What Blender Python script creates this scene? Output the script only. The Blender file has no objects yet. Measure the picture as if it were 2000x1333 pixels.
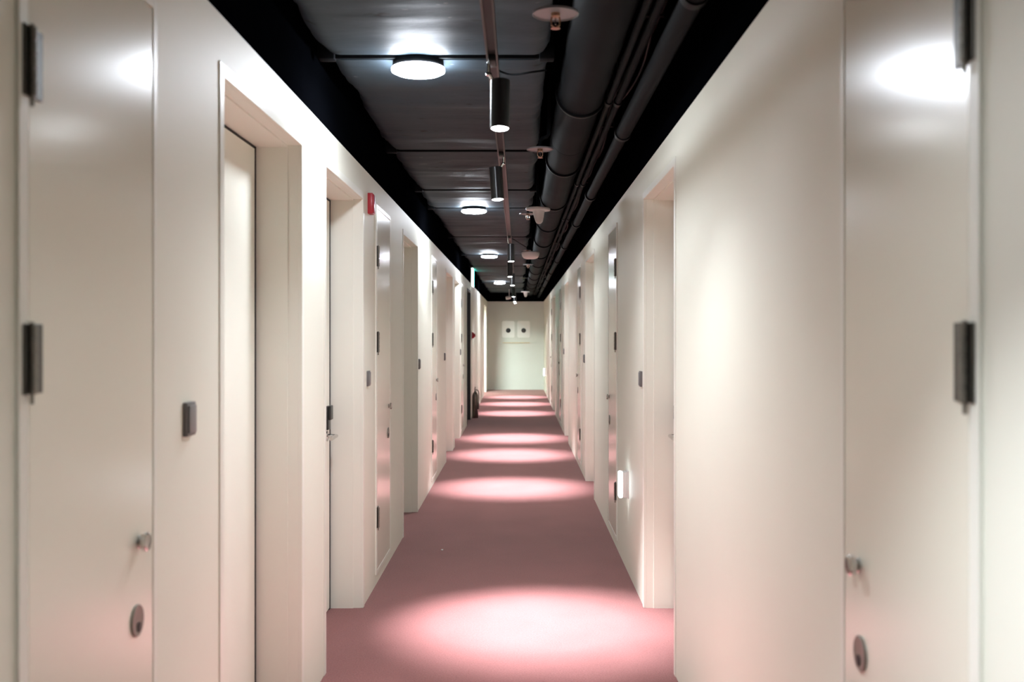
import bpy, bmesh, math, random
from mathutils import Vector, Matrix, noise

random.seed(7)
S = bpy.context.scene
COL = S.collection
PI = math.pi

# ------------------------------------------------------------------ camera, world, exposure
CAMZ = 1.40
cam_data = bpy.data.cameras.new('camera')
cam = bpy.data.objects.new('camera', cam_data)
COL.objects.link(cam)
cam.location = (0, 0, CAMZ)
cam.rotation_euler = (PI / 2, 0, 0)
cam_data.sensor_width = 36
cam_data.lens = 36
cam_data.shift_x = -13 / 2000
cam_data.shift_y = -11.5 / 2000
cam_data.clip_start = 0.05
cam_data.dof.use_dof = True
cam_data.dof.focus_distance = 6.5
cam_data.dof.aperture_fstop = 3.4
S.camera = cam

world = bpy.data.worlds.new('world')
S.world = world
world.use_nodes = True
world.node_tree.nodes['Background'].inputs[0].default_value = (0, 0, 0, 1)
world.node_tree.nodes['Background'].inputs[1].default_value = 0

S.view_settings.view_transform = 'Standard'
S.view_settings.look = 'None'
S.view_settings.gamma = 1
S.view_settings.use_curve_mapping = False
S.view_settings.exposure = 0.2
S.cycles.max_bounces = 10
S.cycles.diffuse_bounces = 6
S.cycles.sample_clamp_indirect = 6

DISC_E = 185.0          # radiance of the round ceiling lights
SPOT_W = 1300.0         # watts of a track spotlight
SPOT_COL = (0.90, 0.965, 1.06)
DISC_COL = (0.90, 0.965, 1.06)
SPILL_W = 33.0         # wide halo of a track spotlight

# ------------------------------------------------------------------ dimensions
XL, XR = -0.80, 0.644
Y0, Y1 = -2.6, 26.25
WT = 2.262             # top of the cream wall
CT = 2.95              # structural ceiling


# ------------------------------------------------------------------ materials
def mat(name, col, rough=0.5, metal=0.0, spec=0.5, bump=0.0, bscale=200.0, var=0.0, vscale=6.0, coat=0.0):
    m = bpy.data.materials.new(name)
    m.use_nodes = True
    nt = m.node_tree
    b = nt.nodes['Principled BSDF']
    b.inputs['Base Color'].default_value = (*col, 1)
    b.inputs['Roughness'].default_value = rough
    b.inputs['Metallic'].default_value = metal
    b.inputs['Specular IOR Level'].default_value = spec
    b.inputs['Coat Weight'].default_value = coat
    tc = nt.nodes.new('ShaderNodeTexCoord')
    if var:
        n = nt.nodes.new('ShaderNodeTexNoise')
        n.inputs['Scale'].default_value = vscale
        n.inputs['Detail'].default_value = 4
        nt.links.new(tc.outputs['Object'], n.inputs['Vector'])
        r = nt.nodes.new('ShaderNodeValToRGB')
        r.color_ramp.elements[0].position = 0.3
        r.color_ramp.elements[1].position = 0.7
        r.color_ramp.elements[0].color = (*[c * (1 - var) for c in col], 1)
        r.color_ramp.elements[1].color = (*[min(1, c * (1 + var)) for c in col], 1)
        nt.links.new(n.outputs['Fac'], r.inputs['Fac'])
        nt.links.new(r.outputs['Color'], b.inputs['Base Color'])
    if bump:
        n = nt.nodes.new('ShaderNodeTexNoise')
        n.inputs['Scale'].default_value = bscale
        n.inputs['Detail'].default_value = 3
        nt.links.new(tc.outputs['Object'], n.inputs['Vector'])
        bp = nt.nodes.new('ShaderNodeBump')
        bp.inputs['Strength'].default_value = bump
        bp.inputs['Distance'].default_value = 0.002
        nt.links.new(n.outputs['Fac'], bp.inputs['Height'])
        nt.links.new(bp.outputs['Normal'], b.inputs['Normal'])
    return m


def emit(name, col, strength):
    m = bpy.data.materials.new(name)
    m.use_nodes = True
    b = m.node_tree.nodes['Principled BSDF']
    b.inputs['Base Color'].default_value = (0.8, 0.8, 0.8, 1)
    b.inputs['Emission Color'].default_value = (*col, 1)
    b.inputs['Emission Strength'].default_value = strength
    return m


CREAM = (0.79, 0.79, 0.68)
M = {}
M['wall'] = mat('cream_wall_paint', CREAM, 0.55, spec=0.35, bump=0.08, bscale=90, var=0.015, vscale=1.5)
M['frame'] = mat('cream_satin_paint', (0.81, 0.81, 0.72), 0.38, spec=0.45)
M['leaf'] = mat('cream_door_laminate', (0.80, 0.80, 0.70), 0.45, spec=0.4)
M['gloss'] = mat('cream_gloss_enamel', (0.80, 0.785, 0.66), 0.22, spec=0.85, bump=0.02, bscale=25)
M['end'] = mat('pale_green_paint', (0.71, 0.74, 0.70), 0.6, spec=0.3, var=0.02, vscale=2)
M['black'] = mat('black_ceiling_paint', (0.0012, 0.0014, 0.002), 0.8, spec=0.0, var=0.2, vscale=3)
M['blackpipe'] = mat('black_pipe_paint', (0.006, 0.0068, 0.0078), 0.65, spec=0.04, var=0.1, vscale=8)
M['ring'] = mat('black_ring_paint', (0.003, 0.003, 0.0033), 0.5, spec=0.08)
M['track'] = mat('bronze_track_metal', (0.085, 0.078, 0.074), 0.45, metal=0.5)
M['slot'] = mat('black_slot_plastic', (0.01, 0.01, 0.01), 0.5)
M['lampbody'] = mat('black_satin_lamp_metal', (0.004, 0.004, 0.005), 0.36, spec=0.6)
_nt = M['lampbody'].node_tree
_b = _nt.nodes['Principled BSDF']
_tg = _nt.nodes.new('ShaderNodeTangent')
_tg.direction_type = 'RADIAL'
_tg.axis = 'Z'
_nt.links.new(_tg.outputs['Tangent'], _b.inputs['Tangent'])
_b.inputs['Anisotropic'].default_value = 0.9
_b.inputs['Anisotropic Rotation'].default_value = 0.25
M['shield'] = mat('grey_shield_enamel', (0.22, 0.21, 0.215), 0.4)
M['chrome'] = mat('polished_chrome', (0.62, 0.61, 0.59), 0.10, metal=1.0)
M['steel'] = mat('brushed_steel', (0.24, 0.225, 0.195), 0.42, metal=0.7, var=0.1, vscale=30)
M['darksteel'] = mat('dark_hinge_steel', (0.085, 0.08, 0.068), 0.38, metal=0.8)
M['plate'] = mat('grey_switch_plastic', (0.15, 0.14, 0.135), 0.42)
M['plate2'] = mat('lighter_grey_switch_key', (0.20, 0.19, 0.185), 0.38)
M['blackplastic'] = mat('black_lock_plastic', (0.012, 0.012, 0.012), 0.35)
M['red'] = mat('red_enamel', (0.42, 0.018, 0.03), 0.35)
M['white'] = mat('white_plastic', (0.72, 0.68, 0.66), 0.45)
M['brass'] = mat('copper_brass', (0.42, 0.25, 0.17), 0.3, metal=0.9)
M['plaque'] = mat('white_plaque_enamel', (0.93, 0.95, 0.92), 0.4)
M['wood'] = mat('pale_ledge_wood', (0.68, 0.56, 0.38), 0.5, var=0.1, vscale=20)
M['gap'] = mat('dark_joint_rubber', (0.02, 0.018, 0.016), 0.7)
M['extinguisher'] = mat('dark_bronze_cylinder', (0.22, 0.19, 0.17), 0.2, metal=1.0)
M['charcoal'] = mat('charcoal_fire_door_paint', (0.012, 0.011, 0.010), 0.5)
M['disc'] = emit('round_light_diffuser', DISC_COL, DISC_E)
M['lens'] = emit('spotlight_lens', (0.93, 0.965, 1.0), 90.0)
M['panel'] = emit('panel_diffuser_light', (0.86, 1.0, 0.93), 165.0)
M['night'] = emit('emergency_light_diffuser', (0.85, 0.95, 1.0), 13.0)
M['exit'] = emit('exit_sign_face', (0.10, 0.85, 0.62), 9.0)
M['exitedge'] = emit('exit_sign_edge', (0.72, 1.0, 0.95), 3.2)

# duct wrap: grey-violet painted insulation, creased, with pale scuffs
m = mat('grey_violet_duct_wrap', (0.10, 0.09, 0.102), 0.6, spec=0.10)
nt = m.node_tree
b = nt.nodes['Principled BSDF']
tc = nt.nodes.new('ShaderNodeTexCoord')
mp = nt.nodes.new('ShaderNodeMapping')
mp.inputs['Scale'].default_value = (1.6, 3.2, 3.0)
nt.links.new(tc.outputs['Object'], mp.inputs['Vector'])
n1 = nt.nodes.new('ShaderNodeTexNoise')
n1.inputs['Scale'].default_value = 2.2
n1.inputs['Detail'].default_value = 6
nt.links.new(mp.outputs['Vector'], n1.inputs['Vector'])
bp = nt.nodes.new('ShaderNodeBump')
bp.inputs['Strength'].default_value = 0.35
bp.inputs['Distance'].default_value = 0.012
nt.links.new(n1.outputs['Fac'], bp.inputs['Height'])
nt.links.new(bp.outputs['Normal'], b.inputs['Normal'])
n2 = nt.nodes.new('ShaderNodeTexNoise')
n2.inputs['Scale'].default_value = 9
n2.inputs['Detail'].default_value = 2
mp2 = nt.nodes.new('ShaderNodeMapping')
mp2.inputs['Scale'].default_value = (1.0, 2.0, 1.0)
nt.links.new(tc.outputs['Object'], mp2.inputs['Vector'])
nt.links.new(mp2.outputs['Vector'], n2.inputs['Vector'])
cr = nt.nodes.new('ShaderNodeValToRGB')
e = cr.color_ramp.elements
e[0].position = 0.25
e[0].color = (0.008, 0.009, 0.010, 1)
e[1].position = 0.33
e[1].color = (0.030, 0.043, 0.053, 1)
x = e.new(0.735)
x.color = (0.035, 0.049, 0.060, 1)
x = e.new(0.76)
x.color = (0.12, 0.13, 0.14, 1)
nt.links.new(n2.outputs['Fac'], cr.inputs['Fac'])
nt.links.new(cr.outputs['Color'], b.inputs['Base Color'])
M['duct'] = m

# carpet: dusty rose loop pile
m = mat('dusty_rose_carpet', (0.35, 0.135, 0.14), 0.95, spec=0.1)
nt = m.node_tree
b = nt.nodes['Principled BSDF']
b.inputs['Sheen Weight'].default_value = 0.25
b.inputs['Sheen Roughness'].default_value = 0.5
tc = nt.nodes.new('ShaderNodeTexCoord')
n1 = nt.nodes.new('ShaderNodeTexNoise')
n1.inputs['Scale'].default_value = 150
n1.inputs['Detail'].default_value = 3
nt.links.new(tc.outputs['Object'], n1.inputs['Vector'])
n2 = nt.nodes.new('ShaderNodeTexNoise')
n2.inputs['Scale'].default_value = 3
n2.inputs['Detail'].default_value = 4
nt.links.new(tc.outputs['Object'], n2.inputs['Vector'])
mx = nt.nodes.new('ShaderNodeMath')
mx.operation = 'MULTIPLY_ADD'
mx.inputs[1].default_value = 0.35
nt.links.new(n2.outputs['Fac'], mx.inputs[0])
nt.links.new(n1.outputs['Fac'], mx.inputs[2])
cr = nt.nodes.new('ShaderNodeValToRGB')
cr.color_ramp.elements[0].position = 0.42
cr.color_ramp.elements[0].color = (0.165, 0.054, 0.049, 1)
cr.color_ramp.elements[1].position = 0.92
cr.color_ramp.elements[1].color = (0.28, 0.104, 0.098, 1)
nt.links.new(mx.outputs[0], cr.inputs['Fac'])
nt.links.new(cr.outputs['Color'], b.inputs['Base Color'])
bp = nt.nodes.new('ShaderNodeBump')
bp.inputs['Strength'].default_value = 0.5
bp.inputs['Distance'].default_value = 0.004
nt.links.new(n1.outputs['Fac'], bp.inputs['Height'])
nt.links.new(bp.outputs['Normal'], b.inputs['Normal'])
M['carpet'] = m


# ------------------------------------------------------------------ mesh builder
class MB:
    def __init__(self):
        self.bm = bmesh.new()

    def box(self, x0, x1, y0, y1, z0, z1, bev=0.0, seg=2):
        t = bmesh.new()
        xs, ys, zs = sorted((x0, x1)), sorted((y0, y1)), sorted((z0, z1))
        v = [t.verts.new((xs[i], ys[j], zs[k])) for i in (0, 1) for j in (0, 1) for k in (0, 1)]
        for f in ((0, 1, 3, 2), (4, 6, 7, 5), (0, 4, 5, 1), (2, 3, 7, 6), (0, 2, 6, 4), (1, 5, 7, 3)):
            t.faces.new([v[i] for i in f])
        bmesh.ops.recalc_face_normals(t, faces=t.faces)
        if bev:
            bmesh.ops.bevel(t, geom=list(t.edges), offset=bev, segments=seg, affect='EDGES', profile=0.5)
        self.merge(t)
        return self

    def merge(self, t):
        me = bpy.data.meshes.new('tmp')
        t.to_mesh(me)
        t.free()
        self.bm.from_mesh(me)
        bpy.data.meshes.remove(me)

    def lathe(self, prof, origin, axis=(0, 0, 1), n=32, cap=True):
        """prof: list of (radius, distance along axis)"""
        t = bmesh.new()
        a = Vector(axis).normalized()
        u = a.orthogonal().normalized()
        w = a.cross(u)
        o = Vector(origin)
        rings = []
        for r, h in prof:
            if r < 1e-6:
                rings.append([t.verts.new(o + a * h)])
            else:
                rings.append([t.verts.new(o + a * h + (u * math.cos(2 * PI * i / n) + w * math.sin(2 * PI * i / n)) * r) for i in range(n)])
        for A, B in zip(rings, rings[1:]):
            for i in range(n):
                j = (i + 1) % n
                q = [A[i % len(A)], A[j % len(A)], B[j % len(B)], B[i % len(B)]]
                q2 = []
                for vv in q:
                    if vv not in q2:
                        q2.append(vv)
                if len(q2) > 2:
                    t.faces.new(q2)
        if cap:
            for R in (rings[0], rings[-1]):
                if len(R) > 2:
                    t.faces.new(R)
        bmesh.ops.recalc_face_normals(t, faces=t.faces)
        self.merge(t)
        return self

    def tube(self, pts, r, n=10):
        t = bmesh.new()
        pts = [Vector(p) for p in pts]
        rings = []
        up = None
        for i, p in enumerate(pts):
            d = (pts[min(i + 1, len(pts) - 1)] - pts[max(i - 1, 0)]).normalized()
            if up is None:
                up = d.orthogonal().normalized()
            up = (up - d * up.dot(d)).normalized()
            w = d.cross(up)
            rings.append([t.verts.new(p + (up * math.cos(2 * PI * k / n) + w * math.sin(2 * PI * k / n)) * r) for k in range(n)])
        for A, B in zip(rings, rings[1:]):
            for i in range(n):
                j = (i + 1) % n
                t.faces.new((A[i], A[j], B[j], B[i]))
        t.faces.new(rings[0])
        t.faces.new(rings[-1])
        bmesh.ops.recalc_face_normals(t, faces=t.faces)
        self.merge(t)
        return self

    def prism(self, loop, axis_from, axis_to):
        """loop of 3-D points extruded by the vector axis_to-axis_from"""
        t = bmesh.new()
        d = Vector(axis_to) - Vector(axis_from)
        A = [t.verts.new(Vector(p)) for p in loop]
        B = [t.verts.new(Vector(p) + d) for p in loop]
        t.faces.new(A)
        t.faces.new(B)
        k = len(A)
        for i in range(k):
            t.faces.new((A[i], A[(i + 1) % k], B[(i + 1) % k], B[i]))
        bmesh.ops.recalc_face_normals(t, faces=t.faces)
        self.merge(t)
        return self


def wloc(o):
    v = Vector((0, 0, 0))
    while o is not None:
        v += o.location
        o = o.parent
    return v


def obj(name, mb, material, parent=None, smooth=True, angle=35):
    me = bpy.data.meshes.new(name)
    if parent is not None:
        bmesh.ops.translate(mb.bm, verts=mb.bm.verts, vec=-wloc(parent))
        loc = None
    else:
        vs = [v.co for v in mb.bm.verts]
        lo = Vector((min(v.x for v in vs), min(v.y for v in vs), min(v.z for v in vs)))
        hi = Vector((max(v.x for v in vs), max(v.y for v in vs), max(v.z for v in vs)))
        loc = Vector(((lo.x + hi.x) / 2, (lo.y + hi.y) / 2, lo.z))
        bmesh.ops.translate(mb.bm, verts=mb.bm.verts, vec=-loc)
    mb.bm.to_mesh(me)
    mb.bm.free()
    me.materials.append(material)
    if smooth:
        for p in me.polygons:
            p.use_smooth = True
        try:
            me.set_sharp_from_angle(angle=math.radians(angle))
        except Exception:
            pass
    o = bpy.data.objects.new(name, me)
    COL.objects.link(o)
    if parent is not None:
        o.parent = parent
    else:
        o.location = loc
    return o


def tag(o, label=None, cat=None, group=None, kind=None):
    if label:
        o['label'] = label
    if cat:
        o['category'] = cat
    if group:
        o['group'] = group
    if kind:
        o['kind'] = kind
    return o


def thing(name, loc, label=None, cat=None, group=None, kind=None):
    o = bpy.data.objects.new(name, None)
    o.empty_display_size = 0.1
    COL.objects.link(o)
    o.location = loc
    return tag(o, label, cat, group, kind)


def struct(name, mb, material, parent=None):
    o = obj(name, mb, material, parent)
    if parent is None:
        o['kind'] = 'structure'
    return o


def wx(side, d):
    """x of a point d metres in front of the wall face (side: -1 left, +1 right)"""
    return XL + d if side < 0 else XR - d


# ------------------------------------------------------------------ the doors and where they are
# side, near edge, far edge of the opening, latch at near (0) or far (1) jamb
DOORS = [
    (-1, 2.770, 3.765, 0), (-1, 4.240, 5.250, 1), (-1, 7.100, 8.090, 0), (-1, 11.27, 12.36, 0),
    (-1, 12.77, 13.86, 0),
    (1, 4.228, 5.250, 1), (1, 8.720, 9.810, 0), (1, 13.20, 14.24, 0), (1, 18.00, 19.05, 0),
]
DARK = (-1, 15.90, 16.92)
OPEN = (-1, 23.60, 25.20)      # doorway open to a lit side room
HEAD = 2.098           # underside of the head of an opening
REV = 0.164            # depth from wall face to door leaf


def wall(side, name, openings):
    f = wx(side, 0.0)
    k = wx(side, -0.26)
    mb = MB()
    y = Y0
    for a, b_ in sorted(openings):
        mb.box(f, k, y, a, 0, WT)
        mb.box(f, k, a, b_, HEAD + 0.02, WT)
        y = b_
    mb.box(f, k, y, Y1, 0, WT)
    return struct(name, mb, M['wall'])


mb = MB()
mb.box(XL - 0.30, XR + 0.30, Y0 - 0.1, Y1 + 0.1, -0.1, 0)
struct('floor', mb, M['carpet'])
wall(-1, 'wall_left', [(a - 0.02, b_ + 0.02) for s, a, b_, l in DOORS if s < 0] + [(DARK[1] - 0.02, DARK[2] + 0.02), (OPEN[1] - 0.02, OPEN[2] + 0.02)])
wall(1, 'wall_right', [(a - 0.02, b_ + 0.02) for s, a, b_, l in DOORS if s > 0])
struct('wall_back', MB().box(XL - 0.26, XR + 0.26, Y1, Y1 + 0.15, 0, WT), M['end'])
struct('wall_front', MB().box(XL - 0.26, XR + 0.26, Y0 - 0.15, Y0, 0, CT), M['wall'])
struct('trim_1', MB().box(XL, XL - 0.26, Y0, Y1, WT, CT), M['black'])
struct('trim_2', MB().box(XR, XR + 0.26, Y0, Y1, WT, CT), M['black'])
struct('trim_3', MB().box(XL - 0.26, XR + 0.26, Y1, Y1 + 0.15, WT, CT), M['black'])
struct('ceiling', MB().box(XL - 0.26, XR + 0.26, Y0 - 0.15, Y1 + 0.15, CT, CT + 0.1), M['black'])


def casing(side, a, b_, d0, d1, inset, depth_face=0.0):
    """U-shaped lining round an opening, from depth d0 to d1 behind the wall face, pushed inset into the opening"""
    mb = MB()
    x0, x1 = wx(side, -d0), wx(side, -d1)
    mb.box(x0, x1, a - 0.02, a + inset, 0, HEAD + 0.02)
    mb.box(x0, x1, b_ - inset, b_ + 0.02, 0, HEAD + 0.02)
    mb.box(x0, x1, a + inset, b_ - inset, HEAD - inset, HEAD + 0.02)
    return mb


def door(num, side, a, b_, latch, leafmat, framemat, hardware=True, open_=False):
    t = thing('door_%d' % num, (wx(side, -REV), (a + b_) / 2, 0), kind='structure')
    # outer casing with a flat face 40 mm wide standing 3 mm off the wall
    mb = casing(side, a, b_, 0.011, 0.048, 0.0)
    F0, F1 = wx(side, 0.004), wx(side, -0.012)
    mb.box(F0, F1, a - 0.038, a, 0, HEAD + 0.036, 0.0015, 1)
    mb.box(F0, F1, b_, b_ + 0.038, 0, HEAD + 0.036, 0.0015, 1)
    mb.box(F0, F1, a, b_, HEAD, HEAD + 0.036, 0.0015, 1)
    obj('door_frame', mb, framemat, t)
    obj('frame_lining', casing(side, a, b_, 0.048, 0.205, 0.007), framemat, t)
    if open_:
        return t
    # leaf
    g = 0.034 if latch else 0.026
    x0, x1 = wx(side, -REV), wx(side, -REV - 0.042)
    leaf = obj('door_leaf', MB().box(x0, x1, a + g, b_ - g, 0.008, HEAD - 0.016, 0.0015, 1), leafmat, t)
    # dark gasket behind the gap
    mb = MB()
    q0, q1 = wx(side, -REV + 0.0008), wx(side, -REV - 0.04)
    mb.box(q0, q1, a + 0.0065, a + g + 0.001, 0, HEAD - 0.007)
    mb.box(q0, q1, b_ - g - 0.001, b_ - 0.0065, 0, HEAD - 0.007)
    mb.box(q0, q1, a + 0.0065, b_ - 0.0065, HEAD - 0.0165, HEAD - 0.006)
    obj('door_gasket', mb, M['gap'], t)
    if hardware:
        n = 1 if side < 0 else -1
        yc = b_ - 0.115 if latch else a + 0.115
        d = -REV
        sgn = -1 if latch else 1           # lever points away from the latch edge
        # black electronic lock: slim body with a thicker upper half
        mb = MB()
        mb.box(wx(side, d - 0.001), wx(side, d + 0.016), yc - 0.033, yc + 0.033, 0.925, 1.045, 0.006, 3)
        lk = obj('door_lock', mb, M['blackplastic'], t)
        obj('lock_cover', MB().box(wx(side, d + 0.0155), wx(side, d + 0.028), yc - 0.034, yc + 0.034, 0.975, 1.047, 0.005, 3), M['blackplastic'], lk)
        mb = MB()
        mb.lathe([(0.0, -0.001), (0.026, -0.001), (0.026, 0.007), (0.023, 0.009), (0.011, 0.010), (0.010, 0.048), (0.0, 0.050)],
                 (wx(side, d), yc, 0.893), (n, 0, 0), 24)
        xe = wx(side, d + 0.048)
        mb.tube([(xe, yc - sgn * 0.012, 0.893), (xe, yc + sgn * 0.02, 0.893), (xe, yc + sgn * 0.07, 0.892), (xe - n * 0.003, yc + sgn * 0.115, 0.890)], 0.0095, 12)
        obj('lever_handle', mb, M['chrome'], t)
    return t


n = 0
for (s, a, b_, l) in DOORS:
    n += 1
    door(n, s, a, b_, l, M['leaf'], M['frame'])
door(n + 1, DARK[0], DARK[1], DARK[2], 0, M['charcoal'], M['charcoal'])
door(n + 2, OPEN[0], OPEN[1], OPEN[2], 0, M['leaf'], M['frame'], open_=True)
# the lit room behind the open doorway
struct('wall_west', MB().box(-3.1, -3.0, 22.7, 26.4, 0, 2.5), M['end'])
struct('wall_north', MB().box(-3.0, XL - 0.26, 26.25, 26.4, 0, 2.5), M['end'])
struct('wall_south', MB().box(-3.0, XL - 0.26, 22.7, 22.85, 0, 2.5), M['end'])
struct('floor', MB().box(-3.1, XL - 0.30, 22.7, 26.4, -0.1, 0), M['carpet'])
struct('ceiling', MB().box(-3.1, XL - 0.26, 22.7, 26.4, 2.4, 2.5), M['end'])


# ------------------------------------------------------------------ utility cupboard doors flush in the wall
def cupboard(side, a, b_, label):
    z0, z1 = 0.085, 2.108
    nrm = 1 if side < 0 else -1
    t = thing('utility_cupboard', (wx(side, 0), (a + b_) / 2, z0 - 0.03), label, 'cupboard', 'utility cupboards along the corridor walls')
    w = 0.026
    mb = MB()
    F0, F1 = wx(side, 0.007), wx(side, -0.002)
    mb.box(F0, F1, a - w - 0.008, a - 0.003, z0 - w, z1 + w, 0.0012, 1)
    mb.box(F0, F1, b_ + 0.003, b_ + w, z0 - w, z1 + w, 0.0012, 1)
    mb.box(F0, F1, a - 0.003, b_ + 0.003, z0 - w, z0 - 0.003, 0.0012, 1)
    mb.box(F0, F1, a - 0.003, b_ + 0.003, z1 + 0.003, z1 + w, 0.0012, 1)
    obj('cupboard_frame', mb, M['frame'], t)
    obj('cupboard_door', MB().box(wx(side, 0.0055), wx(side, -0.001), a, b_, z0, z1, 0.0012, 1), M['gloss'], t)
    for zc in (1.843, 1.361, 0.378):
        mb = MB()
        mb.box(wx(side, 0.005), wx(side, 0.0105), a + 0.001, a + 0.040, zc - 0.057, zc + 0.057, 0.0008, 1)
        mb.box(wx(side, 0.0065), wx(side, 0.0105), a - 0.024, a - 0.010, zc - 0.057, zc + 0.057, 0.0008, 1)
        mb.box(wx(side, 0.004), wx(side, 0.0145), a - 0.0095, a + 0.0008, zc - 0.0565, zc + 0.0565, 0.0008, 1)
        h = obj('hinge', mb, M['darksteel'], t)
        mb = MB()
        for k in range(5):
            e0 = zc - 0.057 + k * 0.0228
            mb.lathe([(0.0, 0), (0.0048, 0.0), (0.0060, 0.001), (0.0060, 0.0203), (0.0048, 0.0213), (0.0, 0.0213)], (wx(side, 0.0155), a - 0.0045, e0), (0, 0, 1), 14)
        mb.lathe([(0.0, 0), (0.0032, 0.0), (0.0032, 0.133), (0.0, 0.133)], (wx(side, 0.0135), a - 0.0045, zc - 0.073), (0, 0, 1), 10)
        obj('hinge_barrel', mb, M['steel'], h)
    # round chrome knob
    yk = b_ - 0.082
    mb = MB()
    mb.lathe([(0.0, -0.001), (0.014, -0.001), (0.014, 0.003), (0.010, 0.005), (0.010, 0.007), (0.0175, 0.009), (0.0195, 0.011), (0.0195, 0.019), (0.0165, 0.0215), (0.0, 0.022)],
             (wx(side, 0.0055), yk, 0.968), (nrm, 0, 0), 32)
    obj('knob', mb, M['chrome'], t)
    mb = MB()
    mb.lathe([(0.0, -0.001), (0.033, -0.001), (0.033, 0.0035), (0.031, 0.0048), (0.028, 0.0042), (0.0, 0.0036)], (wx(side, 0.0055), b_ - 0.094, 0.806), (nrm, 0, 0), 36)
    lk = obj('flush_lock', mb, M['steel'], t)
    mb = MB()
    mb.lathe([(0.0, 0), (0.0105, 0), (0.0105, 0.002), (0.0, 0.0026)], (wx(side, 0.0092), b_ - 0.090, 0.792), (nrm, 0, 0), 20)
    obj('keyhole', mb, M['slot'], lk)
    return t


CUP = [
    (-1, 1.660, 2.222, 'glossy cream utility cupboard nearest the camera on the left wall, white glare at its top'),
    (-1, 5.745, 6.320, 'glossy cupboard on the left wall right beside the small red box'),
    (-1, 9.400, 9.930, 'glossy cupboard third from the camera on the left wall, two doors beyond the red box'),
    (-1, 14.15, 14.72, 'glossy cupboard on the left wall just before the black doorway'),
    (1, 1.452, 2.003, 'glossy cream utility cupboard nearest the camera on the right wall, at the picture edge'),
    (1, 6.700, 7.270, 'glossy cupboard on the right wall just behind the nearer glowing emergency light'),
    (1, 10.56, 11.12, 'glossy cupboard third from the camera on the right wall, beyond the second right doorway'),
    (1, 15.45, 16.05, 'greenish lit cupboard on the right wall opposite the glowing exit sign'),
    (1, 19.62, 20.22, 'farthest cupboard on the right wall, near the end of the corridor'),
]
for c in CUP:
    cupboard(*c)


# ------------------------------------------------------------------ small wall plates beside the doors
def plate(side, y, zlo, label):
    t = thing('doorbell_plate', (wx(side, 0), y + 0.032, zlo), label, 'switch', 'grey square plates beside the doors')
    obj('plate_body', MB().box(wx(side, -0.001), wx(side, 0.011), y, y + 0.064, zlo, zlo + 0.081, 0.0015, 2), M['plate'], t)
    obj('plate_key', MB().box(wx(side, 0.010), wx(side, 0.0155), y + 0.007, y + 0.057, zlo + 0.007, zlo + 0.074, 0.0015, 2), M['plate2'], t)


plate(-1, 2.439, 1.157, 'largest grey square plate, on the left wall before the nearest doorway')
plate(-1, 5.387, 1.130, 'small grey plate on the left wall straight below the red box')
plate(-1, 8.163, 1.128, 'small grey plate on the left wall just past the third left doorway')
plate(-1, 10.97, 1.128, 'small grey plate on the left wall right before the fourth left doorway')
plate(-1, 13.95, 1.128, 'tiny grey plate on the left wall before the cupboard next to the black doorway')
plate(1, 5.330, 1.130, 'small grey plate on the right wall just past the nearest right doorway')
plate(1, 9.950, 1.130, 'small grey plate on the right wall between the second right doorway and third cupboard')
plate(1, 14.42, 1.130, 'tiny grey plate on the right wall before the greenish cupboard')

# red box
t = thing('fire_alarm_box', (XL, 5.45, 2.045), 'small red box high on the left wall between second doorway and cupboard', 'alarm')
obj('alarm_body', MB().box(XL - 0.001, XL + 0.026, 5.424, 5.500, 2.045, 2.155, 0.003, 2), M['red'], t)
obj('alarm_cover', MB().box(XL + 0.025, XL + 0.031, 5.430, 5.494, 2.052, 2.148, 0.002, 2), M['red'], t)


# ------------------------------------------------------------------ portable emergency lights on the right wall
def emergency(y, z, h, w, label):
    t = thing('emergency_light', (XR, y + w / 2, z), label, 'lamp', 'portable emergency lights low on the right wall')
    obj('light_holder', MB().box(XR + 0.001, XR - 0.010, y - 0.004, y + w + 0.004, z - 0.004, z + h + 0.004, 0.002, 2), M['white'], t)
    obj('light_body', MB().box(XR - 0.0095, XR - 0.036, y, y + w, z, z + h, 0.004, 3), M['white'], t)
    obj('light_diffuser', MB().box(XR - 0.035, XR - 0.057, y + 0.002, y + w - 0.002, z - 0.001, z + h - 0.001, 0.008, 4), M['night'], t)


emergency(5.985, 0.447, 0.152, 0.075, 'glowing white emergency light on the right wall beside the second cupboard, nearer one')
emergency(24.0, 0.45, 0.17, 0.10, 'glowing white emergency light low at the far end of the right wall')

# ------------------------------------------------------------------ end wall
def plaque(xc, label):
    t = thing('wall_plaque', (xc, Y1, 1.335), label, 'sign', 'white plaques on the end wall')
    w, h, r, y = 0.163, 0.215, 0.045, Y1
    zc = 1.335 + h
    loop = []
    for cx, cz, a0 in ((w - r, h - r, 0), (-w + r, h - r, 90), (-w + r, -h + r, 180), (w - r, -h + r, 270)):
        for k in range(7):
            an = math.radians(a0 + k * 15)
            loop.append((xc + cx + r * math.cos(an), y + 0.001, zc + cz + r * math.sin(an)))
    obj('plaque_board', MB().prism(loop, (0, 0, 0), (0, -0.022, 0)), M['plaque'], t)
    obj('round_dot', MB().lathe([(0, 0), (0.060, 0), (0.060, 0.008), (0.055, 0.011), (0, 0.012)], (xc, y - 0.0205, 1.520), (0, -1, 0), 32), M['slot'], t)


plaque(-0.266, 'white rounded plaque with a black dot on the end wall, left of the two')
plaque(0.127, 'white rounded plaque with a black dot on the end wall, right of the two')
mb = MB()
mb.box(-0.415, 0.285, Y1 + 0.001, Y1 - 0.045, 1.195, 1.213, 0.002, 2)
tag(obj('wall_ledge', mb, M['wood']), 'thin pale wooden ledge on the end wall below the two plaques', 'shelf')

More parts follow.
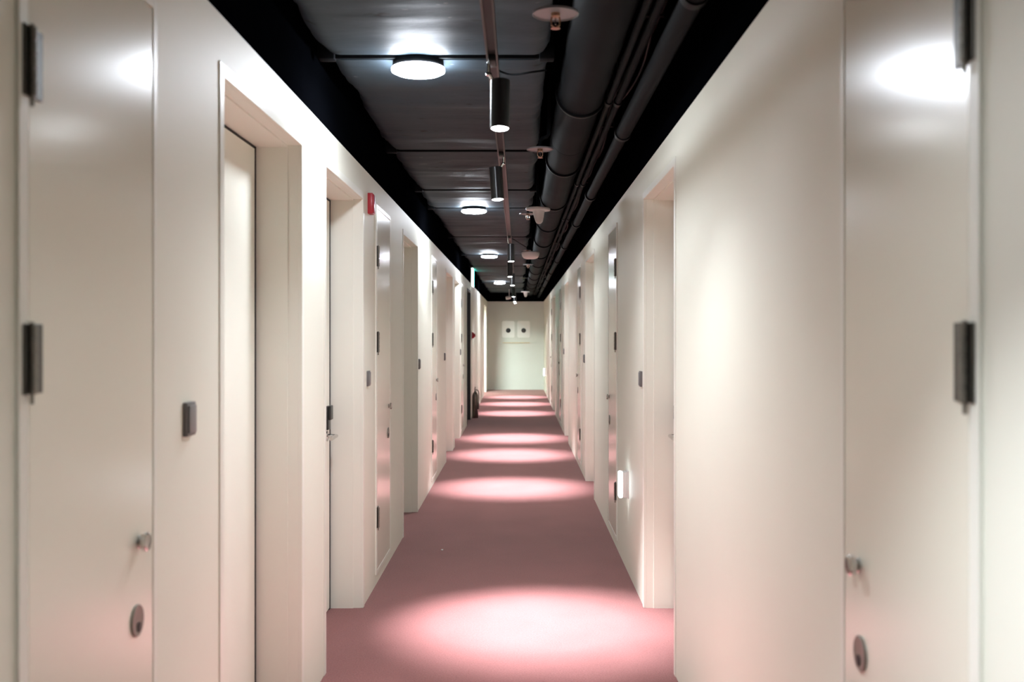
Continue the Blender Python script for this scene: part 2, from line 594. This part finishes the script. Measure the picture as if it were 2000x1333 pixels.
# ------------------------------------------------------------------ far left: exit sign, call point, extinguisher
t = thing('exit_sign', (XL, 17.15, 2.22), 'glowing green exit sign seen edge-on above the black doorway, left wall', 'sign')
obj('sign_housing', MB().box(XL - 0.001, XL + 0.016, 17.0, 17.34, 2.215, 2.52, 0.003, 2), M['white'], t)
obj('sign_diffuser', MB().box(XL + 0.0155, XL + 0.043, 17.002, 17.338, 2.217, 2.518, 0.004, 3), M['exitedge'], t)
obj('sign_face', MB().box(XL + 0.0425, XL + 0.046, 17.01, 17.33, 2.225, 2.51, 0.001, 1), M['exit'], t)

t = thing('fire_call_point', (XL, 17.25, 1.33), 'red round fire call point on the left wall beyond the black doorway', 'alarm')
obj('call_plate', MB().box(XL - 0.001, XL + 0.014, 17.15, 17.36, 1.325, 1.46, 0.003, 2), M['white'], t)
mb = MB()
mb.lathe([(0, 0), (0.052, 0), (0.052, 0.02), (0.044, 0.034), (0.03, 0.038), (0, 0.039)], (XL + 0.0135, 17.25, 1.395), (1, 0, 0), 28)
bd = obj('call_button', mb, M['red'], t)
mb = MB()
mb.lathe([(0, 0), (0.03, 0), (0.033, 0.008), (0.026, 0.018), (0.012, 0.022), (0, 0.023)], (XL + 0.0515, 17.25, 1.395), (1, 0, 0), 24)
obj('call_lamp', mb, M['red'], bd)

t = thing('fire_extinguisher', (-0.735, 17.3, 0), 'dark metal fire extinguisher standing on the carpet by the left wall', 'extinguisher')
mb = MB()
mb.lathe([(0, 0.0), (0.050, 0.0), (0.052, 0.006), (0.052, 0.36), (0.048, 0.395), (0.034, 0.425), (0.018, 0.44), (0.016, 0.452), (0, 0.452)], (-0.735, 17.3, 0), (0, 0, 1), 36)
obj('cylinder_body', mb, M['extinguisher'], t)
mb = MB()
mb.lathe([(0, 0.45), (0.016, 0.45), (0.018, 0.462), (0.018, 0.487), (0.010, 0.492), (0, 0.492)], (-0.735, 17.3, 0), (0, 0, 1), 24)
mb.box(-0.748, -0.722, 17.21, 17.31, 0.492, 0.502, 0.002, 2)
mb.box(-0.746, -0.724, 17.20, 17.30, 0.520, 0.528, 0.002, 2)
mb.box(-0.745, -0.725, 17.29, 17.315, 0.488, 0.528, 0.002, 2)
obj('valve_head', mb, M['chrome'], t)
mb = MB()
mb.tube([(-0.718, 17.3, 0.475), (-0.690, 17.295, 0.47), (-0.673, 17.29, 0.43), (-0.672, 17.285, 0.33), (-0.675, 17.28, 0.22), (-0.678, 17.28, 0.15)], 0.008, 10)
obj('hose', mb, M['blackplastic'], t)

# ------------------------------------------------------------------ the wrapped rectangular duct under the ceiling
DX0, DX1, DZ0, DZ1 = -0.742, 0.110, 2.48, 2.80
JOINTS = [-2.4, -0.2, 1.9, 3.98, 6.0, 7.62, 8.70, 11.25, 13.76, 16.0, 18.6, 21.2, 23.6, 26.1]
duct = thing('ventilation_duct', ((DX0 + DX1) / 2, 12, DZ0), 'wide dark grey wrapped ventilation duct hung under the ceiling', 'duct')


def profile(grow=0.0, r=0.05, nb=26, ns=8):
    x0, x1, z0, z1 = DX0 - grow, DX1 + grow, DZ0 - grow, DZ1 + grow
    pts = []
    for i in range(nb + 1):
        pts.append((x0 + r + (x1 - x0 - 2 * r) * i / nb, z0))
    for k in range(1, 5):
        a = -PI / 2 + k * PI / 8
        pts.append((x1 - r + r * math.cos(a), z0 + r + r * math.sin(a)))
    for i in range(1, ns):
        pts.append((x1, z0 + r + (z1 - z0 - r) * i / ns))
    pts.append((x1, z1))
    pts.append((x0, z1))
    for i in range(1, ns):
        pts.append((x0, z1 - (z1 - z0 - r) * i / ns))
    for k in range(0, 4):
        a = PI + k * PI / 8
        pts.append((x0 + r + r * math.cos(a), z0 + r + r * math.sin(a)))
    return pts


def ducty(ya, yb):
    t = bmesh.new()
    ny = max(8, int((yb - ya) / 0.05))
    pr = profile()
    rings = []
    for j in range(ny + 1):
        f = j / ny
        y = ya + (yb - ya) * f
        edge = min(1.0, min(f, 1 - f) * (yb - ya) / 0.12)
        ring = []
        for (px, pz) in pr:
            k = noise.noise(Vector((px * 2.2, y * 3.0, pz * 2.2 + 5))) * 0.012
            k += noise.noise(Vector((px * 1.5, y * 11.0, pz * 2 + 9))) * 0.006
            if pz < DZ1 - 0.01:
                dx = -1 if px < DX0 + 0.03 else (1 if px > DX1 - 0.03 else 0)
                dz = -1 if pz < DZ0 + 0.04 else 0
                bul = (0.004 + k) * edge
                # crease right beside each joint
                ring.append(t.verts.new((px + dx * bul * 1.6, y, pz + dz * bul)))
            else:
                ring.append(t.verts.new((px, y, pz)))
        rings.append(ring)
    c = len(pr)
    for A, B in zip(rings, rings[1:]):
        for i in range(c):
            t.faces.new((A[i], A[(i + 1) % c], B[(i + 1) % c], B[i]))
    t.faces.new(rings[0])
    t.faces.new(rings[-1])
    bmesh.ops.recalc_face_normals(t, faces=t.faces)
    mb = MB()
    mb.merge(t)
    return mb


for a, b_ in zip(JOINTS, JOINTS[1:]):
    obj('duct_section', ducty(a + 0.038, b_ - 0.038), M['duct'], duct, angle=60)
for j in JOINTS[1:-1]:
    mb = MB()
    mb.prism([(px, j - 0.040, pz) for px, pz in profile(-0.012, 0.04)], (0, 0, 0), (0, 0.080, 0))
    obj('duct_joint', mb, M['black'], duct)
    mb = MB()
    # thin flange lip and corner cleats that stick out past the duct sides
    mb.prism([(px, j - 0.006, pz) for px, pz in profile(0.004, 0.03)], (0, 0, 0), (0, 0.010, 0))
    mb.box(DX0 - 0.034, DX0 + 0.03, j - 0.028, j + 0.028, DZ0 - 0.012, DZ0 + 0.05, 0.006, 2)
    mb.box(DX1 + 0.028, DX1 - 0.03, j - 0.028, j + 0.028, DZ0 - 0.012, DZ0 + 0.04, 0.006, 2)
    fl = obj('duct_flange', mb, M['blackpipe'], duct)
    for x in (DX0 - 0.014, DX1 + 0.016):
        obj('hanger_rod', MB().tube([(x, j, DZ0), (x, j, CT + 0.01)], 0.006, 8), M['ring'], fl)


# ------------------------------------------------------------------ round ceiling lights
def ceiling_light(x, y, label):
    t = thing('round_ceiling_light', (x, y, 2.455), label, 'lamp', 'round white ceiling lights')
    obj('light_rim', MB().lathe([(0, 0.034), (0.094, 0.034), (0.099, 0.030), (0.1015, 0.008), (0.100, 0.004), (0, 0.004)], (x, y, 2.449), (0, 0, 1), 48), M['blackpipe'], t)
    obj('light_diffuser', MB().lathe([(0, -0.008), (0.06, -0.007), (0.09, -0.003), (0.1040, 0.004), (0.1045, 0.009), (0.1035, 0.0155), (0, 0.0155)], (x, y, 2.434), (0, 0, 1), 48), M['disc'], t)


ceiling_light(-0.395, 4.03, 'round white ceiling light nearest the camera, by far the largest')
ceiling_light(-0.376, 8.62, 'round white ceiling light second from the camera, level with the cone detector')
ceiling_light(-0.390, 13.60, 'round white ceiling light third from the camera, level with the bowl-shaped detector')
ceiling_light(-0.380, 20.5, 'round white ceiling light farthest from the camera, just past the exit sign')

t = thing('panel_light', (-1.50, 23.35, 2.37), 'square ceiling panel light of the side room behind the farthest left doorway, out of sight', 'lamp')
obj('panel_frame', MB().box(-1.93, -1.07, 23.00, 23.70, 2.375, 2.401, 0.004, 1), M['white'], t)
obj('panel_diffuser', MB().box(-1.90, -1.10, 23.03, 23.67, 2.370, 2.380, 0.002, 1), M['panel'], t)

# ------------------------------------------------------------------ lighting track and spotlights
TX, TZ = -0.0865, 2.30
trk = thing('lighting_track', (TX, 12, TZ), 'long thin metal lighting track running down the ceiling', 'track')
ty = Y0 + 0.4
k = 0
while ty < 25.0:
    te = min(ty + 3.0, 25.2)
    mb = MB()
    mb.box(TX - 0.0185, TX - 0.0125, ty, te - 0.003, TZ, TZ + 0.030)
    mb.box(TX + 0.0125, TX + 0.0185, ty, te - 0.003, TZ, TZ + 0.030)
    mb.box(TX - 0.0185, TX + 0.0185, ty, te - 0.003, TZ + 0.026, TZ + 0.034)
    seg = obj('track_rail', mb, M['track'], trk, smooth=False)
    obj('track_slot', MB().box(TX - 0.0124, TX + 0.0124, ty, te - 0.003, TZ + 0.012, TZ + 0.0255), M['slot'] if k % 3 else M['track'], seg, smooth=False)
    mb = MB()
    mb.tube([(TX, (ty + te) / 2, TZ + 0.03), (TX, (ty + te) / 2, DZ0 - 0.004)], 0.0045, 8)
    obj('suspension_rod', mb, M['blackpipe'], seg)
    ty = te
    k += 1


def spotlight(x, y, zl, aim, label, watts=SPOT_W, ang=48, blend=1.0, spill=SPILL_W):
    """x, y, zl: centre of the lens; aim: point the beam is centred on"""
    t = thing('track_spotlight', (x, y, zl), label, 'spotlight', 'black cylinder spotlights on the ceiling track')
    lens = Vector((x, y, zl))
    d = (Vector(aim) - lens).normalized()
    bodyaxis = (-d * 0.6 + Vector((0, 0, 1)) * 0.4).normalized()
    L, R = 0.163, 0.0325
    mb = MB()
    mb.lathe([(R - 0.004, 0.006), (R - 0.004, 0.0), (R, 0.0), (R, L - 0.002), (R - 0.003, L), (0, L)], lens, bodyaxis, 48, cap=False)
    obj('lamp_body', mb, M['lampbody'], t)
    mb = MB()
    mb.lathe([(0, -0.0045), (R * 0.5, -0.0038), (R - 0.008, -0.0018), (R - 0.0045, 0.001), (R - 0.0045, 0.010), (0, 0.010)], lens, bodyaxis, 40)
    obj('lamp_lens', mb, M['lens'], t)
    top = lens + bodyaxis * L
    mb = MB()
    sx = TX - 0.012 if x > TX else TX + 0.010
    mb.tube([(top.x * 0.45 + sx * 0.55, top.y, top.z - 0.004), (sx, y, top.z + 0.018), (sx, y, TZ + 0.02)], 0.0058, 12)
    mb.lathe([(0, 0), (0.009, 0), (0.010, 0.004), (0.009, 0.010), (0, 0.010)], (sx, y, top.z + 0.012), (0, 0, 1), 16)
    obj('pivot_stem', mb, M['chrome'], t)
    mb = MB()
    mb.box(TX - 0.012, TX + 0.012, y - 0.045, y + 0.045, TZ - 0.008, TZ + 0.012, 0.002, 2)
    obj('track_adapter', mb, M['slot'], t)
    for nm, w, an, bl in (('spot_beam', watts, ang, blend), ('spot_halo', spill, 142, 0.7)):
        if w <= 0:
            continue
        ld = bpy.data.lights.new(nm, 'SPOT')
        ld.energy = w
        ld.color = SPOT_COL
        ld.spot_size = math.radians(an)
        ld.spot_blend = bl
        ld.shadow_soft_size = 0.026
        lo = bpy.data.objects.new(nm, ld)
        COL.objects.link(lo)
        lo.parent = t
        lo.location = d * 0.0075
        lo.rotation_euler = d.to_track_quat('-Z', 'Y').to_euler()
    return t


SPOTS = [
    (-0.09, 1.15, 2.08, (0.40, 1.15, 0), 'black track spotlight above the camera, outside the top of the picture', 175, 80, 1.0, 16),
    (-0.062, 3.37, 2.08, (-0.10, 3.05, 0), 'largest black cylinder spotlight, white glare down its left side', SPOT_W, 48, 1.0, 55),
    (-0.105, 5.13, 2.08, (0.12, 4.93, 0), 'all-black cylinder spotlight second largest, level with the second pipe ring'),
    (-0.070, 9.44, 2.08, (-0.06, 9.38, 0), 'black cylinder spotlight third in view, just right of the second round light'),
    (-0.100, 11.90, 2.08, (-0.08, 11.95, 0), 'cylinder spotlight fourth in view with a white side, below the third spotlight'),
    (-0.084, 14.00, 2.08, (-0.06, 13.9, 0), 'cylinder spotlight fifth in view, next to the third round light'),
    (-0.090, 18.10, 2.08, (-0.06, 18.3, 0), 'cylinder spotlight sixth in view, lit along its left side'),
    (-0.080, 20.90, 2.08, (-0.06, 20.8, 0), 'small cylinder spotlight whose lens overlaps the top of the end wall'),
    (-0.080, 23.10, 2.12, (-0.06, 23.1, 0), 'farthest cylinder spotlight, hidden behind the row near the end wall'),
]
for sp in SPOTS:
    spotlight(*sp)


# ------------------------------------------------------------------ sprinklers with round shields
def sprinkler(x, y, z, label):
    t = thing('sprinkler', (x, y, z), label, 'sprinkler', 'sprinkler heads with round shields')
    obj('shield_disc', MB().lathe([(0, 0.004), (0.066, 0.004), (0.070, 0.002), (0.0705, -0.004), (0.069, -0.005), (0.067, 0.0), (0, 0.0)], (x, y, z), (0, 0, 1), 44), M['shield'], t)
    mb = MB()
    px = 0.158
    mb.tube([(x, y, z + 0.002), (x, y, z + 0.04), (x + 0.012, y, z + 0.056), (px - 0.012, y, z + 0.064), (px, y, z + 0.08), (px, y, CT + 0.01)], 0.010, 10)
    obj('drop_pipe', mb, M['blackpipe'], t)
    mb = MB()
    mb.lathe([(0, 0.001), (0.014, 0.001), (0.014, -0.010), (0.010, -0.013), (0, -0.013)], (x, y, z), (0, 0, 1), 20)
    for s in (-1, 1):
        mb.tube([(x + s * 0.011, y, z - 0.010), (x + s * 0.0135, y, z - 0.022), (x + s * 0.012, y, z - 0.036), (x, y, z - 0.045)], 0.0028, 8)
    hd = obj('sprinkler_head', mb, M['brass'], t)
    obj('glass_bulb', MB().lathe([(0, 0), (0.003, -0.002), (0.003, -0.022), (0, -0.026)], (x, y, z - 0.012), (0, 0, 1), 12), M['chrome'], hd)
    mb = MB()
    mb.lathe([(0, -0.045), (0.014, -0.045), (0.0145, -0.0465), (0, -0.048)], (x, y, z), (0, 0, 1), 20)
    obj('deflector', mb, M['brass'], hd)


SPR = [
    (0.112, 3.11, 2.378, 'pinkish white sprinkler disc nearest the camera, at the top edge of the picture'),
    (0.113, 5.38, 2.378, 'second sprinkler disc, thin and pinkish, between the two nearest pipe rings'),
    (0.075, 8.20, 2.372, 'thin sprinkler disc partly hidden behind the white cone detector'),
    (0.100, 11.75, 2.372, 'thin sprinkler disc just above the bowl-shaped detector'),
    (0.130, 14.1, 2.372, 'thin sprinkler disc right below the bowl-shaped detector'),
    (0.085, 17.4, 2.372, 'farthest thin sprinkler disc, level with the exit sign'),
]
for sp in SPR:
    sprinkler(*sp)


def cone_detector(x, y, z, label):
    t = thing('cone_detector', (x, y, z), label, 'detector', 'white cone-shaped detectors')
    obj('detector_base', MB().lathe([(0, 0.012), (0.080, 0.012), (0.088, 0.008), (0.090, 0.0), (0.087, -0.008), (0.045, -0.012), (0, -0.012)], (x, y, z), (0.03, 0, 1), 44), M['white'], t)
    obj('detector_cone', MB().lathe([(0.046, -0.010), (0.042, -0.022), (0.034, -0.060), (0.027, -0.086), (0.021, -0.097), (0.012, -0.104), (0, -0.106)], (x + 0.004, y, z), (-0.05, 0, 1), 40), M['white'], t)
    obj('drop_stem', MB().tube([(x - 0.005, y, z + 0.01), (x - 0.005, y, CT + 0.01)], 0.008, 10), M['blackpipe'], t)


cone_detector(0.140, 7.42, 2.312, 'white disc with a rounded cone hanging under the duct, larger nearer one')
cone_detector(0.137, 21.3, 2.30, 'tiny white cone-shaped detector hanging near the far end wall')

t = thing('bowl_detector', (0.134, 11.6, 2.265), 'white bowl-shaped detector hanging right of the track', 'detector')
obj('detector_bowl', MB().lathe([(0, 0.082), (0.090, 0.082), (0.101, 0.074), (0.1015, 0.058), (0.094, 0.030), (0.078, 0.010), (0.052, 0.001), (0, 0.0)], (0.134, 11.6, 2.262), (0, 0, 1), 48), M['white'], t)
obj('detector_stem', MB().tube([(0.15, 11.62, 2.34), (0.15, 11.62, CT + 0.01)], 0.009, 10), M['blackpipe'], t)

t = thing('security_camera', (-0.225, 23.9, 2.27), 'small white camera hanging left of the farthest spotlights', 'camera')
mb = MB()
mb.lathe([(0, 0), (0.030, 0.0), (0.038, 0.006), (0.040, 0.02), (0.040, 0.10), (0.034, 0.112), (0, 0.114)], (-0.185, 23.9, 2.285), (-1, -0.25, -0.22), 28)
obj('camera_body', mb, M['white'], t)
obj('camera_stem', MB().tube([(-0.22, 23.89, 2.29), (-0.22, 23.89, DZ0 - 0.004)], 0.008, 10), M['white'], t)

# ------------------------------------------------------------------ round duct, pipes and cables on the right
PX, PR_, PZ = 0.285, 0.105, 2.505
rd = thing('round_duct', (PX, 12, PZ - PR_), 'thick black round duct running along the right of the ceiling', 'duct')
ys = [Y0 + 0.3, 2.92 - 1.74, 2.92 + 0.87]
seams = [Y0 + 0.3, 0.3, 3.0, 5.7, 8.4, 11.1, 13.8, 16.5, 19.2, 21.9, 26.2]
for a, b_ in zip(seams, seams[1:]):
    mb = MB()
    pr = [(0, 0), (PR_ - 0.004, 0), (PR_, 0.003)]
    nseg = 18
    for i in range(1, nseg):
        pr.append((PR_ + 0.002 * math.sin(i * 2.1 + a), 0.003 + (b_ - a - 0.008) * i / nseg))
    pr += [(PR_, b_ - a - 0.005), (PR_ - 0.004, b_ - a - 0.002), (0, b_ - a - 0.002)]
    mb.lathe(pr, (PX, a, PZ), (0, 1, 0), 40)
    obj('round_duct_section', mb, M['blackpipe'], rd)
y = 1.18
while y < 26:
    mb = MB()
    mb.lathe([(PR_ - 0.004, 0), (PR_ + 0.012, 0.0), (PR_ + 0.013, 0.003), (PR_ + 0.013, 0.027), (PR_ + 0.012, 0.03), (PR_ - 0.004, 0.03)], (PX, y - 0.015, PZ), (0, 1, 0), 40, cap=False)
    rg = obj('pipe_ring', mb, M['ring'], rd)
    obj('ring_rod', MB().tube([(PX, y, PZ + PR_), (PX, y, CT + 0.01)], 0.006, 8), M['ring'], rg)
    y += 1.74


def wavy(x, z, r, amp, freq, y0, y1, ph, step=0.12):
    pts = []
    yy = y0
    while yy <= y1:
        pts.append((x + amp * math.sin(freq * yy + ph) + amp * 0.6 * noise.noise(Vector((x * 9, yy * 1.3, ph))),
                    yy, z + amp * 0.9 * math.sin(freq * 0.7 * yy + ph * 1.7) + amp * noise.noise(Vector((z * 9, yy * 1.6, ph + 4)))))
        yy += step
    return MB().tube(pts, r, 8)


# straight conduits
for (x, z, r, lab) in ((0.400, 2.435, 0.0125, 'thin black conduit hugging the right side of the round duct, left of the pair'),
                       (0.441, 2.436, 0.0150, 'thin black conduit beside the round duct, right of the pair')):
    t = thing('conduit', (x, 12, z - r), lab, 'pipe', 'thin black conduits under the ceiling')
    for a, b_ in ((Y0 + 0.3, 4.55), (4.55, 9.1), (9.1, 13.6), (13.6, 18.2), (18.2, 26.2)):
        obj('conduit_length', MB().lathe([(0, 0), (r, 0), (r, b_ - a - 0.002), (0, b_ - a - 0.002)], (x, a, z), (0, 1, 0), 18), M['blackpipe'], t)
    for yc in (2.4, 4.55, 7.0, 9.1, 11.4, 13.6, 16, 18.2, 20.6, 23):
        mb = MB()
        mb.lathe([(r - 0.002, 0), (r + 0.005, 0), (r + 0.005, 0.05), (r - 0.002, 0.05)], (x, yc - 0.025, z), (0, 1, 0), 18, cap=False)
        mb.box(x - 0.004, x + 0.004, yc - 0.01, yc + 0.01, z + r, CT + 0.005)
        obj('conduit_clamp', mb, M['ring'], t)

x, z, r = 0.508, 2.385, 0.036
t = thing('insulated_pipe', (x, 12, z - r), 'medium black insulated pipe near the right wall under the ceiling', 'pipe')
for a, b_ in ((Y0 + 0.3, 2.98), (2.98, 4.98), (4.98, 9.0), (9.0, 13.5), (13.5, 18), (18, 26.2)):
    rr = r * (1.0 if b_ < 5.2 else 0.86)
    obj('pipe_length', MB().lathe([(0, 0), (rr - 0.003, 0), (rr, 0.004), (rr, b_ - a - 0.006), (rr - 0.003, b_ - a - 0.002), (0, b_ - a - 0.002)], (x, a, z), (0, 1, 0), 30), M['blackpipe'], t)
for yc in (2.95, 4.98, 7.2, 9.0, 11.3, 13.5, 16, 18, 20.5, 23):
    mb = MB()
    mb.lathe([(r - 0.008, 0), (r + 0.006, 0.0), (r + 0.006, 0.045), (r - 0.008, 0.045)], (x, yc - 0.022, z), (0, 1, 0), 30, cap=False)
    mb.tube([(x, yc, z + r), (x, yc, CT + 0.01)], 0.006, 8)
    obj('pipe_clamp', mb, M['ring'], t)

cb = thing('cable_bundle', (0.45, 12, 2.45), 'tangle of thin black cables lying between the right-hand pipes', 'cable')
for (x, z, r, amp, fr, ph) in ((0.455, 2.475, 0.007, 0.014, 2.3, 0.2), (0.462, 2.47, 0.006, 0.020, 3.1, 1.4), (0.452, 2.49, 0.006, 0.022, 1.7, 2.2),
                               (0.468, 2.50, 0.008, 0.018, 2.7, 3.9), (0.420, 2.485, 0.006, 0.010, 4.1, 0.9)):
    obj('cable', wavy(x, z, r, amp, fr, Y0 + 0.5, 25.6, ph), M['ring'], cb)
for yc in (1.5, 3.4, 5.2, 7.1, 8.9, 10.7, 12.5, 15, 18, 21, 24):
    mb = MB()
    mb.box(0.40, 0.485, yc - 0.012, yc + 0.012, 2.4575, 2.4625)
    mb.box(0.481, 0.485, yc - 0.012, yc + 0.012, 2.4575, CT + 0.005)
    obj('cable_bracket', mb, M['ring'], cb)

# loose loop of cable under the nearest duct joint and feeds to the detectors
pts = []
for i in range(25):
    f = i / 24
    pts.append((-0.09 + 0.20 * f, 4.09 + 0.02 * math.sin(f * 7), 2.462 - 0.020 * math.sin(PI * f)))
tag(obj('loose_cable', MB().tube(pts, 0.0042, 8), M['blackpipe']), 'loose thin cable drooping below the duct joint right of the nearest round light', 'cable')
pts = []
for i in range(21):
    f = i / 20
    pts.append((-0.07 + 0.215 * f, 11.3 + 0.3 * f, 2.463 - 0.10 * f ** 1.5 - 0.015 * math.sin(PI * f)))
tag(obj('detector_cable', MB().tube(pts, 0.0045, 8), M['ring']), 'thin black cable running from the duct to the bowl-shaped detector', 'cable')

# ------------------------------------------------------------------ scrap on the carpet
t = bmesh.new()
bmesh.ops.create_icosphere(t, subdivisions=2, radius=0.008)
for v in t.verts:
    v.co *= 1 + 0.45 * noise.noise(v.co * 190)
    v.co.z *= 0.45
lo = min(v.co.z for v in t.verts)
for v in t.verts:
    v.co += Vector((-0.497, 6.66, -lo - 0.0005))
mb = MB()
mb.merge(t)
tag(obj('paper_scrap', mb, M['plaque']), 'tiny white scrap of paper on the rose carpet', 'litter')
